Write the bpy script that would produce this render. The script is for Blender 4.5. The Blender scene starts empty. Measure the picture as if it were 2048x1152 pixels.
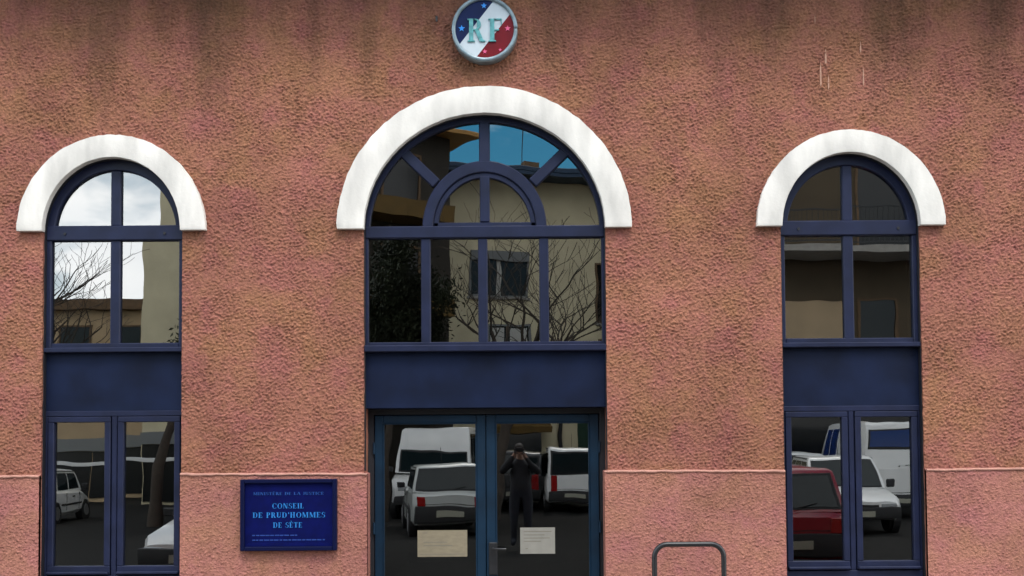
import bpy, bmesh, math, random
import numpy as np
from mathutils import Vector, Matrix, Quaternion
R = math.radians
random.seed(7)
scene = bpy.context.scene
col = scene.collection

# ------------------------------------------------------------------ camera
F_PX = 2160.0
PITCH, ROLL = R(2.2), R(-0.4)
cd = bpy.data.cameras.new('camera')
cam = bpy.data.objects.new('camera', cd); col.objects.link(cam)
cd.sensor_width = 36.0; cd.sensor_fit = 'HORIZONTAL'
cd.lens = F_PX / 2048 * 36.0
cd.shift_x = -16 / 2048
cd.shift_y = 231 / 2048
cd.clip_start = 0.02; cd.clip_end = 2000
cam.matrix_world = Matrix.Translation((0, -9, 1.72)) @ Matrix.Rotation(math.pi/2 + PITCH, 4, 'X') @ Matrix.Rotation(ROLL, 4, 'Z')
scene.camera = cam

# ------------------------------------------------------------------ sky and sun
SUN_EL, SUN_AZ = R(60), R(168)          # azimuth measured from +Y towards +X
CLOUD_OFFSET = (1.7, 2.3, 0.6)
w = bpy.data.worlds.new('World'); scene.world = w; w.use_nodes = True
nt = w.node_tree; nt.nodes.clear()
def N(t, typ, **kw):
    n = t.nodes.new(typ)
    for k, v in kw.items(): setattr(n, k, v)
    return n
out = N(nt, 'ShaderNodeOutputWorld'); bg = N(nt, 'ShaderNodeBackground'); bg.inputs['Strength'].default_value = 0.12
sky = N(nt, 'ShaderNodeTexSky', sky_type='NISHITA', sun_disc=False, sun_elevation=SUN_EL, sun_rotation=SUN_AZ)
sky.air_density = 1.0; sky.dust_density = 0.4; sky.ozone_density = 2.5
tc = N(nt, 'ShaderNodeTexCoord')
mp = N(nt, 'ShaderNodeMapping'); mp.inputs['Location'].default_value = CLOUD_OFFSET; mp.inputs['Scale'].default_value = (1, 1, 2.2)
nz = N(nt, 'ShaderNodeTexNoise'); nz.inputs['Scale'].default_value = 2.6; nz.inputs['Detail'].default_value = 6; nz.inputs['Roughness'].default_value = 0.55
hs = N(nt, 'ShaderNodeHueSaturation'); hs.inputs['Saturation'].default_value = 1.5; hs.inputs['Hue'].default_value = 0.475
rp = N(nt, 'ShaderNodeValToRGB'); rp.color_ramp.elements[0].position = 0.425; rp.color_ramp.elements[1].position = 0.53
nz2 = N(nt, 'ShaderNodeTexNoise'); nz2.inputs['Scale'].default_value = 5; nz2.inputs['Detail'].default_value = 5
cr = N(nt, 'ShaderNodeValToRGB'); cr.color_ramp.elements[0].color = (0.86, 0.89, 0.92, 1); cr.color_ramp.elements[1].color = (1, 1, 1, 1)
cr.color_ramp.elements[0].position = 0.35; cr.color_ramp.elements[1].position = 0.6
cm = N(nt, 'ShaderNodeVectorMath', operation='SCALE'); cm.inputs['Scale'].default_value = 22.0
mx = N(nt, 'ShaderNodeMix', data_type='RGBA')
L = nt.links.new
L(tc.outputs['Generated'], mp.inputs['Vector']); L(mp.outputs['Vector'], nz.inputs['Vector']); L(mp.outputs['Vector'], nz2.inputs['Vector'])
L(nz.outputs['Fac'], rp.inputs['Fac']); L(nz2.outputs['Fac'], cr.inputs['Fac']); L(cr.outputs['Color'], cm.inputs[0])
L(rp.outputs['Color'], mx.inputs['Factor']); L(sky.outputs['Color'], hs.inputs['Color']); L(hs.outputs['Color'], mx.inputs['A']); L(cm.outputs['Vector'], mx.inputs['B'])
L(mx.outputs['Result'], bg.inputs['Color']); L(bg.outputs['Background'], out.inputs['Surface'])

sd = bpy.data.lights.new('sun', 'SUN'); sd.energy = 1.5; sd.angle = R(16); sd.color = (1, 0.96, 0.9)
sun = bpy.data.objects.new('sun', sd); col.objects.link(sun)
sdir = Vector((math.sin(SUN_AZ)*math.cos(SUN_EL), math.cos(SUN_AZ)*math.cos(SUN_EL), math.sin(SUN_EL)))
sun.rotation_euler = sdir.to_track_quat('Z', 'Y').to_euler(); sun.location = (6, -20, 30)

vs = scene.view_settings
vs.view_transform = 'Standard'; vs.look = 'None'; vs.exposure = 0.72; vs.gamma = 1.0; vs.use_curve_mapping = False

# ------------------------------------------------------------------ materials
def pmat(name, color, rough=0.6, metal=0.0, var=0.0, scale=8.0, bump=0.0, bscale=40.0, bdist=0.01, coat=0.0, spec=0.5, streak=None):
    m = bpy.data.materials.new(name); m.use_nodes = True
    t = m.node_tree; b = t.nodes['Principled BSDF']
    b.inputs['Roughness'].default_value = rough; b.inputs['Metallic'].default_value = metal
    b.inputs['Coat Weight'].default_value = coat; b.inputs['Coat Roughness'].default_value = 0.06
    b.inputs['Specular IOR Level'].default_value = spec
    c = (*color, 1)
    b.inputs['Base Color'].default_value = c
    tcn = N(t, 'ShaderNodeTexCoord')
    if var > 0:
        n = N(t, 'ShaderNodeTexNoise'); n.inputs['Scale'].default_value = scale; n.inputs['Detail'].default_value = 5
        mr = N(t, 'ShaderNodeMapRange'); mr.inputs['From Min'].default_value = 0.3; mr.inputs['From Max'].default_value = 0.7
        mr.inputs['To Min'].default_value = 1 - var; mr.inputs['To Max'].default_value = 1 + var
        vm = N(t, 'ShaderNodeVectorMath', operation='SCALE'); vm.inputs[0].default_value = color
        if streak:
            mpn = N(t, 'ShaderNodeMapping'); mpn.inputs['Scale'].default_value = streak
            t.links.new(tcn.outputs['Object'], mpn.inputs['Vector']); t.links.new(mpn.outputs['Vector'], n.inputs['Vector'])
        else:
            t.links.new(tcn.outputs['Object'], n.inputs['Vector'])
        t.links.new(n.outputs['Fac'], mr.inputs['Value']); t.links.new(mr.outputs['Result'], vm.inputs['Scale'])
        t.links.new(vm.outputs['Vector'], b.inputs['Base Color'])
    if bump > 0:
        n = N(t, 'ShaderNodeTexNoise'); n.inputs['Scale'].default_value = bscale; n.inputs['Detail'].default_value = 4
        bp = N(t, 'ShaderNodeBump'); bp.inputs['Strength'].default_value = bump; bp.inputs['Distance'].default_value = bdist
        t.links.new(tcn.outputs['Object'], n.inputs['Vector']); t.links.new(n.outputs['Fac'], bp.inputs['Height'])
        t.links.new(bp.outputs['Normal'], b.inputs['Normal'])
    return m

def stucco(name, base, purple, ochre, dirt=False):
    m = bpy.data.materials.new(name); m.use_nodes = True
    t = m.node_tree; b = t.nodes['Principled BSDF']; lk = t.links.new
    b.inputs['Roughness'].default_value = 0.95; b.inputs['Specular IOR Level'].default_value = 0.1
    tcn = N(t, 'ShaderNodeTexCoord'); o = tcn.outputs['Object']
    def noise(scale, detail=3, rough=0.55, vec=None, dist=0.0):
        n = N(t, 'ShaderNodeTexNoise'); n.inputs['Scale'].default_value = scale; n.inputs['Detail'].default_value = detail
        n.inputs['Roughness'].default_value = rough; n.inputs['Distortion'].default_value = dist
        lk(vec or o, n.inputs['Vector']); return n.outputs['Fac']
    def rng(v, a, c, lo, hi):
        r = N(t, 'ShaderNodeMapRange'); r.inputs['From Min'].default_value = a; r.inputs['From Max'].default_value = c
        r.inputs['To Min'].default_value = lo; r.inputs['To Max'].default_value = hi; lk(v, r.inputs['Value']); return r.outputs['Result']
    def mix(fac, A, B):
        x = N(t, 'ShaderNodeMix', data_type='RGBA')
        lk(fac, x.inputs['Factor'])
        for s, v in (('A', A), ('B', B)):
            if isinstance(v, tuple): x.inputs[s].default_value = (*v, 1)
            else: lk(v, x.inputs[s])
        return x.outputs['Result']
    def mth(op, a, c):
        x = N(t, 'ShaderNodeMath', operation=op)
        for i, v in enumerate((a, c)):
            if isinstance(v, (int, float)): x.inputs[i].default_value = v
            else: lk(v, x.inputs[i])
        return x.outputs[0]
    c = mix(rng(noise(3.2, 5, 0.65), 0.42, 0.66, 0, 0.9), base, purple)
    mo = N(t, 'ShaderNodeMapping'); mo.inputs['Location'].default_value = (5, 9, 3); lk(o, mo.inputs['Vector'])
    c = mix(rng(noise(2.4, 5, 0.65, mo.outputs['Vector']), 0.45, 0.68, 0, 0.9), c, ochre)
    # flattened horizontal trowel grain
    mg = N(t, 'ShaderNodeMapping'); mg.inputs['Scale'].default_value = (1, 1, 1.25); lk(o, mg.inputs['Vector'])
    g1 = noise(27, 6, 0.62, mg.outputs['Vector'], 0.25)
    vo = N(t, 'ShaderNodeTexVoronoi', feature='SMOOTH_F1'); vo.inputs['Scale'].default_value = 55; vo.inputs['Smoothness'].default_value = 0.4
    lk(mg.outputs['Vector'], vo.inputs['Vector'])
    g = mth('ADD', mth('MULTIPLY', g1, 0.9), mth('MULTIPLY', mth('SUBTRACT', 0.75, vo.outputs['Distance']), 0.26))
    k = rng(g, 0.40, 0.70, 0.84, 1.12)  # colour follows the bump height: pits painted darker to strengthen relief shading
    k = mth('MULTIPLY', k, rng(noise(120, 2, 0.7), 0.3, 0.7, 0.86, 1.14))
    k = mth('MULTIPLY', k, rng(noise(0.9, 4, 0.6), 0.35, 0.65, 0.86, 1.12))
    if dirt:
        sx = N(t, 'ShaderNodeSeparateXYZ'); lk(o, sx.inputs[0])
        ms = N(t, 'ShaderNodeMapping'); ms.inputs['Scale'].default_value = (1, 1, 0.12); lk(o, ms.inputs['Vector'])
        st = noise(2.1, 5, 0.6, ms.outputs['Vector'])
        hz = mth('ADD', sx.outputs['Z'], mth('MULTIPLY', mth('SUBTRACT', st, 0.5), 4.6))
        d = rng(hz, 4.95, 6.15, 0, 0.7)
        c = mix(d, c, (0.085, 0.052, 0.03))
    v = N(t, 'ShaderNodeVectorMath', operation='SCALE'); lk(c, v.inputs[0]); lk(k, v.inputs['Scale'])
    lk(v.outputs['Vector'], b.inputs['Base Color'])
    bp = N(t, 'ShaderNodeBump'); bp.inputs['Strength'].default_value = 1.0; bp.inputs['Distance'].default_value = 0.012
    lk(g, bp.inputs['Height']); lk(bp.outputs['Normal'], b.inputs['Normal'])
    return m

def glass_mat(name, refl=0.19, tint=(0.32, 0.34, 0.34), wav=0.0008):
    m = bpy.data.materials.new(name); m.use_nodes = True
    t = m.node_tree; t.nodes.clear(); lk = t.links.new
    o = N(t, 'ShaderNodeOutputMaterial'); ms = N(t, 'ShaderNodeMixShader'); tr = N(t, 'ShaderNodeBsdfTransparent'); gl = N(t, 'ShaderNodeBsdfGlossy')
    gl.inputs['Roughness'].default_value = 0.0; gl.inputs['Color'].default_value = (1, 1, 0.99, 1); tr.inputs['Color'].default_value = (*tint, 1)
    lw = N(t, 'ShaderNodeLayerWeight'); lw.inputs['Blend'].default_value = 0.12
    mr = N(t, 'ShaderNodeMapRange'); mr.inputs['To Min'].default_value = refl; mr.inputs['To Max'].default_value = 0.95
    tcn = N(t, 'ShaderNodeTexCoord'); n = N(t, 'ShaderNodeTexNoise'); n.inputs['Scale'].default_value = 2.3; n.inputs['Detail'].default_value = 1
    bp = N(t, 'ShaderNodeBump'); bp.inputs['Strength'].default_value = 1; bp.inputs['Distance'].default_value = wav
    lk(tcn.outputs['Object'], n.inputs['Vector']); lk(n.outputs['Fac'], bp.inputs['Height']); lk(bp.outputs['Normal'], gl.inputs['Normal'])
    lk(lw.outputs['Facing'], mr.inputs['Value']); lk(mr.outputs['Result'], ms.inputs['Fac'])
    lk(tr.outputs[0], ms.inputs[1]); lk(gl.outputs[0], ms.inputs[2]); lk(ms.outputs[0], o.inputs['Surface'])
    return m

M = {}
M['stucco'] = stucco('stucco', (0.298, 0.127, 0.086), (0.305, 0.112, 0.098), (0.29, 0.138, 0.075), dirt=True)
M['stucco_plinth'] = stucco('stucco_plinth', (0.325, 0.140, 0.108), (0.33, 0.130, 0.122), (0.32, 0.150, 0.098))
M['ledge'] = pmat('lit_ledge', (0.40, 0.20, 0.155), 0.9, var=0.2, scale=9, bump=0.4, bscale=60, bdist=0.006)  # paler than the plinth: the sky-lit highlight is put into the colour
M['white_paint'] = pmat('white_paint', (0.63, 0.60, 0.555), 0.85, var=0.20, scale=3.5, bump=0.3, bscale=45, bdist=0.006, streak=(1.6, 1, 0.5))
M['navy'] = pmat('navy_paint', (0.009, 0.0125, 0.036), 0.45, spec=0.25, var=0.22, scale=6, bump=0.1, bscale=80, bdist=0.002)
M['navy_panel'] = pmat('navy_panel', (0.0042, 0.0085, 0.028), 0.55, spec=0.15, var=0.35, scale=3.5)
M['teal'] = pmat('teal_paint', (0.002, 0.015, 0.034), 0.5, spec=0.25, var=0.25, scale=6, bump=0.1, bscale=70, bdist=0.002)
M['gasket'] = pmat('black_gasket', (0.006, 0.006, 0.010), 0.6)
M['glass'] = glass_mat('window_glass')
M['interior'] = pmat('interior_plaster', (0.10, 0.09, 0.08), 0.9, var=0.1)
M['paper_tan'] = pmat('tan_paper', (0.18, 0.15, 0.10), 0.85, var=0.12, scale=14, streak=(1, 1, 3))
M['paper_white'] = pmat('white_paper', (0.20, 0.19, 0.165), 0.85, var=0.08, scale=14)
M['paper_ink'] = pmat('grey_print', (0.13, 0.115, 0.09), 0.85)
M['black_metal'] = pmat('black_metal', (0.012, 0.012, 0.014), 0.38, var=0.2, scale=20)
M['sign_blue'] = pmat('sign_blue', (0.001, 0.003, 0.055), 0.6, var=0.2, scale=12, spec=0.08)
M['sign_frame'] = pmat('sign_frame', (0.001, 0.003, 0.028), 0.55, spec=0.12)
M['sign_letter'] = pmat('sign_letter', (0.010, 0.16, 0.46), 0.5)
M['sign_faint'] = pmat('sign_letter_small', (0.006, 0.06, 0.26), 0.5)
M['sign_tiny'] = pmat('sign_letter_tiny', (0.006, 0.035, 0.20), 0.5)
M['em_blue'] = pmat('emblem_blue', (0.001, 0.005, 0.055), 0.4, var=0.15, coat=0.1, spec=0.2)
M['em_white'] = pmat('emblem_white', (0.52, 0.57, 0.60), 0.35, var=0.08, coat=0.3)
M['em_red'] = pmat('emblem_red', (0.15, 0.001, 0.004), 0.4, var=0.2, coat=0.1, spec=0.2)
M['em_rim'] = pmat('emblem_rim', (0.20, 0.26, 0.29), 0.35, metal=0.3, var=0.3, scale=12)
M['em_letter'] = pmat('emblem_letter', (0.10, 0.33, 0.34), 0.35, var=0.3, scale=30)
M['em_star_b'] = pmat('emblem_star_blue', (0.02, 0.25, 0.75), 0.35)
M['em_star_r'] = pmat('emblem_star_pink', (0.75, 0.10, 0.22), 0.35)
M['zinc'] = pmat('zinc', (0.30, 0.31, 0.32), 0.5, metal=0.6, var=0.15)
M['drip'] = pmat('cream_drip', (0.42, 0.23, 0.16), 0.8, var=0.15, scale=30)
M['asphalt'] = pmat('asphalt', (0.011, 0.0105, 0.0095), 0.95, var=0.25, scale=1.3, bump=0.4, bscale=120, bdist=0.006, spec=0.15)
M['pavement'] = pmat('pavement', (0.22, 0.20, 0.175), 0.9, var=0.15, scale=2, bump=0.3, bscale=90, bdist=0.004)
M['kerb'] = pmat('kerb_stone', (0.33, 0.31, 0.28), 0.85, var=0.12, scale=6)
M['cement'] = pmat('mortar', (0.12, 0.11, 0.10), 0.95)
M['tyre'] = pmat('tyre', (0.015, 0.015, 0.015), 0.85)
M['rim'] = pmat('wheel_rim', (0.45, 0.45, 0.46), 0.35, metal=0.7)
M['plastic'] = pmat('dark_plastic', (0.018, 0.018, 0.019), 0.6)
M['car_glass'] = pmat('car_glass', (0.010, 0.017, 0.019), 0.03, spec=0.3)
M['car_glass_blue'] = pmat('car_glass_blue', (0.012, 0.035, 0.16), 0.08, spec=0.4)
M['tail'] = pmat('tail_lamp', (0.30, 0.008, 0.008), 0.2, coat=0.5)
M['lamp'] = pmat('head_lamp', (0.55, 0.57, 0.58), 0.12, metal=0.4)
M['plate'] = pmat('number_plate', (0.36, 0.35, 0.28), 0.5)
for k, c in dict(car_white=(0.84, 0.84, 0.82), car_silver=(0.50, 0.52, 0.50), car_red=(0.26, 0.006, 0.018), car_black=(0.012, 0.013, 0.016)).items():
    M[k] = pmat(k, c, 0.3, var=0.04, scale=3, coat=0.6)
M['beige'] = pmat('beige_render', (0.70, 0.62, 0.42), 0.9, var=0.10, scale=1.2, bump=0.3, bscale=30, bdist=0.01)
M['tan'] = pmat('tan_render', (0.46, 0.34, 0.21), 0.9, var=0.12, scale=1.0)
M['greige'] = pmat('grey_brown_render', (0.095, 0.07, 0.042), 0.9, var=0.15, scale=1.0)
M['shaded_facade'] = pmat('shaded_facade_dark', (0.030, 0.024, 0.017), 0.8, var=0.25, scale=2)  # shade of the facade put into the wall colour
M['ochre'] = pmat('ochre_band', (0.12, 0.068, 0.013), 0.8, var=0.15, scale=3)
M['eave_wood'] = pmat('orange_wood', (0.40, 0.21, 0.055), 0.7, var=0.2, scale=6, streak=(1, 8, 8))
M['blue_soffit'] = pmat('dark_blue_soffit', (0.014, 0.040, 0.085), 0.6, var=0.15)
M['brown_fascia'] = pmat('brown_fascia', (0.14, 0.085, 0.045), 0.8, var=0.2, scale=4)
M['dark_glass'] = pmat('dark_pane', (0.010, 0.011, 0.012), 0.15, spec=0.4)
M['curtain'] = pmat('white_curtain', (0.55, 0.54, 0.50), 0.9, var=0.12, scale=12, streak=(9, 1, 0.4))
M['shutter_grey'] = pmat('shutter_box', (0.20, 0.21, 0.21), 0.7)
M['green_paint'] = pmat('green_shutter', (0.010, 0.045, 0.025), 0.6)
M['roof_tile'] = pmat('roof_tile', (0.25, 0.11, 0.06), 0.9, var=0.25, scale=9)
M['bark'] = pmat('bark', (0.055, 0.042, 0.032), 0.95, var=0.3, scale=9, bump=0.6, bscale=30, bdist=0.02)
M['leaf'] = pmat('evergreen_leaf', (0.018, 0.023, 0.008), 0.7, var=0.5, scale=1.6)
M['leaf2'] = pmat('olive_leaf', (0.045, 0.050, 0.018), 0.7, var=0.5, scale=1.6)
M['coat_dark'] = pmat('dark_coat', (0.012, 0.012, 0.015), 0.85, var=0.3, scale=14)
M['trousers'] = pmat('dark_trousers', (0.014, 0.016, 0.024), 0.9, var=0.2, scale=14)
M['skin'] = pmat('skin', (0.24, 0.13, 0.09), 0.55)
M['hair'] = pmat('hair', (0.018, 0.012, 0.009), 0.6)

# ------------------------------------------------------------------ mesh helpers
class MB:
    def __init__(s): s.v = []; s.f = []
    def add(s, vs, fs):
        o = len(s.v); s.v += [tuple(p) for p in vs]; s.f += [tuple(i + o for i in f) for f in fs]; return s
    def box(s, x0, x1, y0, y1, z0, z1):
        return s.add([(x0,y0,z0),(x1,y0,z0),(x1,y1,z0),(x0,y1,z0),(x0,y0,z1),(x1,y0,z1),(x1,y1,z1),(x0,y1,z1)],
                     [(0,3,2,1),(4,5,6,7),(0,1,5,4),(1,2,6,5),(2,3,7,6),(3,0,4,7)])
    def prism(s, poly, y0, y1):               # poly = [(x,z)] counter-clockwise seen from -Y
        n = len(poly)
        vs = [(x, y0, z) for x, z in poly] + [(x, y1, z) for x, z in poly]
        return s.add(vs, [tuple(range(n)), tuple(range(2*n-1, n-1, -1))] + [(i+n, (i+1) % n + n, (i+1) % n, i) for i in range(n)])
    def ring(s, cx, cz, ri, ro, a0, a1, y0, y1, n=32, jit=0.0):   # ri, ro = (rx, rz)
        vs = []; fs = []
        for i in range(n+1):
            a = a0 + (a1-a0)*i/n; c, q = math.cos(a), math.sin(a); j = 1 + random.uniform(-jit, jit); k = 1 + random.uniform(-jit, jit)*0.5
            for (rx, rz), m_ in ((ri, k), (ro, j)):
                for y in (y0, y1): vs.append((cx + rx*m_*c, y, cz + rz*m_*q))
        for i in range(n):
            a = i*4; b = a+4
            fs += [(a, a+2, b+2, b), (a+1, b+1, b+3, a+3), (a, b, b+1, a+1), (a+2, a+3, b+3, b+2)]
        fs += [(0, 1, 3, 2), (n*4, n*4+2, n*4+3, n*4+1)]
        return s.add(vs, fs)
    def tube(s, pts, rad, n=8, cap=True):
        if not isinstance(rad, (list, tuple)): rad = [rad]*len(pts)
        pts = [Vector(p) for p in pts]; vs = []; fs = []
        prev = None
        for i, p in enumerate(pts):
            d = (pts[min(i+1, len(pts)-1)] - pts[max(i-1, 0)]).normalized()
            if prev is None:
                u = d.orthogonal().normalized()
            else:
                u = (prev - d*prev.dot(d)).normalized()
            prev = u; v = d.cross(u)
            for k in range(n):
                a = 2*math.pi*k/n; vs.append(p + (u*math.cos(a) + v*math.sin(a))*rad[i])
        for i in range(len(pts)-1):
            for k in range(n):
                a = i*n+k; b = i*n+(k+1) % n; fs.append((a, b, b+n, a+n))
        if cap: fs += [tuple(range(n-1, -1, -1)), tuple(range((len(pts)-1)*n, len(pts)*n))]
        return s.add(vs, fs)
    def rot(s, ang, c=(0,0,0), axis='Z'):
        m = Matrix.Translation(c) @ Matrix.Rotation(ang, 4, axis) @ Matrix.Translation([-q for q in c])
        s.v = [tuple(m @ Vector(p)) for p in s.v]; return s
    def build(s, name, mat, parent=None, bevel=0.0, smooth=None, loc=(0,0,0), rot=(0,0,0), segs=1):
        me = bpy.data.meshes.new(name); me.from_pydata(s.v, [], s.f)
        bm = bmesh.new(); bm.from_mesh(me)
        bmesh.ops.recalc_face_normals(bm, faces=bm.faces)
        if bevel > 0:
            es = [e for e in bm.edges if len(e.link_faces) == 2 and e.calc_face_angle(0) > 0.7]
            bmesh.ops.bevel(bm, geom=es, offset=bevel, segments=segs, affect='EDGES', profile=0.6)
        bm.to_mesh(me); bm.free()
        if isinstance(mat, str): mat = M[mat]
        me.materials.append(mat)
        if smooth is not None:
            me.polygons.foreach_set('use_smooth', [True]*len(me.polygons)); me.set_sharp_from_angle(angle=R(smooth))
        o = bpy.data.objects.new(name, me); col.objects.link(o); o.parent = parent
        o.location = loc; o.rotation_euler = rot
        return o
def tag(o, label=None, cat=None, group=None, kind=None):
    for k, v in (('label', label), ('category', cat), ('group', group), ('kind', kind)):
        if v: o[k] = v
    return o
def empty(name, loc=(0,0,0), rz=0.0):
    o = bpy.data.objects.new(name, None); col.objects.link(o); o.location = loc; o.rotation_euler = (0, 0, rz); o.empty_display_size = 0.3
    return o
def Bx(*a): return MB().box(*a)

# ------------------------------------------------------------------ ground
tag(Bx(-400, 400, -400, 400, -0.6, -0.12).build('ground', 'asphalt'), kind='structure')
road = tag(Bx(-60, 60, -60, -2.75, -0.119, -0.108).build('road', 'asphalt'), kind='structure')
pav = tag(Bx(-14, 14, -2.6, 6.0, -0.119, -0.004).build('pavement', 'cement'), kind='structure')
slab = Bx(-0.245, 0.245, -0.245, 0.245, -0.003, 0.0).build('paving_slab', 'pavement', pav, bevel=0.002)
first = True
for i in range(24):
    for j in range(5):
        o = slab if first else slab.copy()
        if not first: col.objects.link(o); o.parent = pav
        first = False
        o.location = (-5.75 + i*0.5, -2.34 + j*0.5, random.uniform(-0.0005, 0.0015))
kerb = tag(Bx(-14, 14, -2.745, -2.601, -0.118, -0.03).build('kerb', 'cement'), kind='structure')
ks = Bx(-0.495, 0.495, -0.0705, 0.0705, -0.11, 0.012).build('kerb_stone', 'kerb', kerb, bevel=0.01)
for i in range(28):
    o = ks if i == 0 else ks.copy()
    if i: col.objects.link(o); o.parent = kerb
    o.location = (-13.5 + i, -2.673, 0)

# ------------------------------------------------------------------ the courthouse facade
bld = tag(empty('courthouse'), 'pink-brown roughcast building with three arched navy windows and white arches', 'building')
SP = 3.533                                    # spring line of the arches
XL, XR, XC = -3.405, 2.778, -0.287
HS, HC = 0.582, 1.013                         # half widths of the openings
RS, RCz = 0.622, 0.974                        # rises
SB = 0.30                                     # bottom of side openings

def arch_pts(cx, hw, rise, z0, n=36):         # right bottom -> over the arch -> left bottom, with uneven plaster edges
    p = []
    z = z0
    while z < SP - 0.02:
        p.append((cx + hw + random.uniform(-0.003, 0.003), z)); z += 0.07
    for i in range(n+1):
        a = math.pi*i/n; p.append((cx + hw*math.cos(a), SP + rise*math.sin(a)))
    q = []
    z = z0
    while z < SP - 0.02:
        q.append((cx - hw + random.uniform(-0.003, 0.003), z)); z += 0.07
    return p + q[::-1]
TOP, XE = 5.95, 9.0
outline = [(XE, 0.0), (XE, TOP), (-XE, TOP), (-XE, 0.0)]
# bottom edge walked left to right, each opening as a notch (arch list runs right->left, so reverse it)
for cx, hw, rise in ((XL, HS, RS), (XC, HC, RCz), (XR, HS, RS)):
    outline += arch_pts(cx, hw, rise, 0.0)[::-1]
MB().prism(outline, 0.008, 0.32).build('wall', 'stucco', bld, bevel=0.0)
# the thrown roughcast coat itself: a dense sheet with real relief, cut at the openings
def roughcast(name, mat, xcuts, zcuts, y_face, seed, inside, step=0.0082, amp=0.0037):
    def axis(cuts):
        a = [cuts[0]]
        for c0, c1 in zip(cuts, cuts[1:]):
            n = max(1, round((c1-c0)/step)); a += [c0+(c1-c0)*(i+1)/n for i in range(n)]
        return np.array(a)
    X, Z = axis(xcuts), axis(zcuts); nx, nz_ = len(X), len(Z)
    rng_ = np.random.default_rng(seed)
    fx = np.fft.fftfreq(nx, step)[None, :]; fz = np.fft.fftfreq(nz_, step)[:, None]
    def band(lam, width, squash):
        f = np.sqrt((fx*squash)**2 + fz**2); w_ = np.exp(-(np.log(np.maximum(f, 1e-3)*lam)/width)**2)
        h = np.fft.ifft2(np.fft.fft2(rng_.standard_normal((nz_, nx)))*w_).real
        return h/h.std()
    h = band(0.027, 0.42, 1.25)*0.95 + band(0.055, 0.4, 1.2)*0.35 + band(0.019, 0.25, 1.0)*0.35
    h = h + 0.28*(h*h-1)                                           # grains stand up, hollows stay flat
    patch = 1.0 + 0.14*band(0.7, 0.6, 1.0)                      # the thrower's hand: heavier and lighter areas
    h = np.clip(h*np.clip(patch, 0.45, 1.6), -2.4, 3.0)*amp
    Y = y_face - 0.006 - h
    P_ = np.stack([np.broadcast_to(X[None, :], (nz_, nx)), Y, np.broadcast_to(Z[:, None], (nz_, nx))], -1).reshape(-1, 3)
    cx_ = (X[1:]+X[:-1])/2; cz_ = (Z[1:]+Z[:-1])/2
    keep = ~inside(cx_[None, :], cz_[:, None]); keep = np.broadcast_to(keep, (nz_-1, nx-1))
    jj, ii = np.nonzero(keep); a = jj*nx+ii
    Q = np.stack([a, a+1, a+nx+1, a+nx], -1)
    # skirts back to the wall along the vertical edges of the openings
    pk = np.pad(keep, 1); vs_, qs_ = [], []; base = len(P_)
    L_ = pk[1:-1, 1:-1] & ~pk[1:-1, :-2]; R_ = pk[1:-1, 1:-1] & ~pk[1:-1, 2:]
    for msk, off, flip in ((L_, 0, True), (R_, 1, False)):
        j2, i2 = np.nonzero(msk); v0 = j2*nx+i2+off; v1 = v0+nx
        b0 = P_[v0].copy(); b1 = P_[v1].copy(); b0[:, 1] = y_face+0.03; b1[:, 1] = y_face+0.03
        k0 = base+np.arange(len(v0)); k1 = k0+len(v0); base += 2*len(v0); vs_ += [b0, b1]
        qs_.append(np.stack([v1, k1, k0, v0] if not flip else [v0, k0, k1, v1], -1))
    P_ = np.concatenate([P_]+vs_); Q = np.concatenate([Q]+qs_)
    used = np.zeros(len(P_), bool); used[Q.ravel()] = True; remap = np.cumsum(used)-1
    P_ = P_[used]; Q = remap[Q]
    me = bpy.data.meshes.new(name); me.vertices.add(len(P_)); me.vertices.foreach_set('co', P_.astype(np.float32).ravel())
    me.loops.add(Q.size); me.loops.foreach_set('vertex_index', Q.astype(np.int32).ravel())
    me.polygons.add(len(Q)); me.polygons.foreach_set('loop_start', np.arange(0, Q.size, 4, dtype=np.int32))
    me.update(calc_edges=True); me.polygons.foreach_set('use_smooth', np.ones(len(Q), bool)); me.validate()
    me.materials.append(M[mat]); o = bpy.data.objects.new(name, me); col.objects.link(o); o.parent = bld
    return o
def in_opening(x, z):
    m_ = np.zeros(np.broadcast(x, z).shape, bool)
    for cx, hw, rise in ((XL, HS, RS), (XC, HC, RCz), (XR, HS, RS)):
        m_ |= (np.abs(x-cx) < hw) & (z < SP)
        m_ |= (((x-cx)/(hw+0.06))**2 + ((z-SP)/(rise+0.06))**2 < 1) & (z >= SP)
    return m_
jx = [XL-HS, XL+HS, XC-HC, XC+HC, XR-HS, XR+HS]
roughcast('roughcast_coat', 'stucco', [-5.3]+jx+[5.3], [1.46, SP, 5.94], 0.006, 5, in_opening)
for q, (xa_, xb_) in enumerate(((-5.3, jx[0]-.002), (jx[1]+.002, jx[2]+.028), (jx[3]-.030, jx[4]-.002), (jx[5]+.002, 5.3))):
    roughcast('roughcast_coat', 'stucco_plinth', [xa_, xb_], [0.0, 1.49], -0.028, 11+q, lambda x, z: np.zeros(np.broadcast(x, z).shape, bool), amp=0.0031)
for cx in (XL, XR):
    Bx(cx-HS+0.001, cx+HS-0.001, 0.03, 0.318, 0.0, SB).build('apron_wall', 'stucco_plinth', bld)
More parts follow.
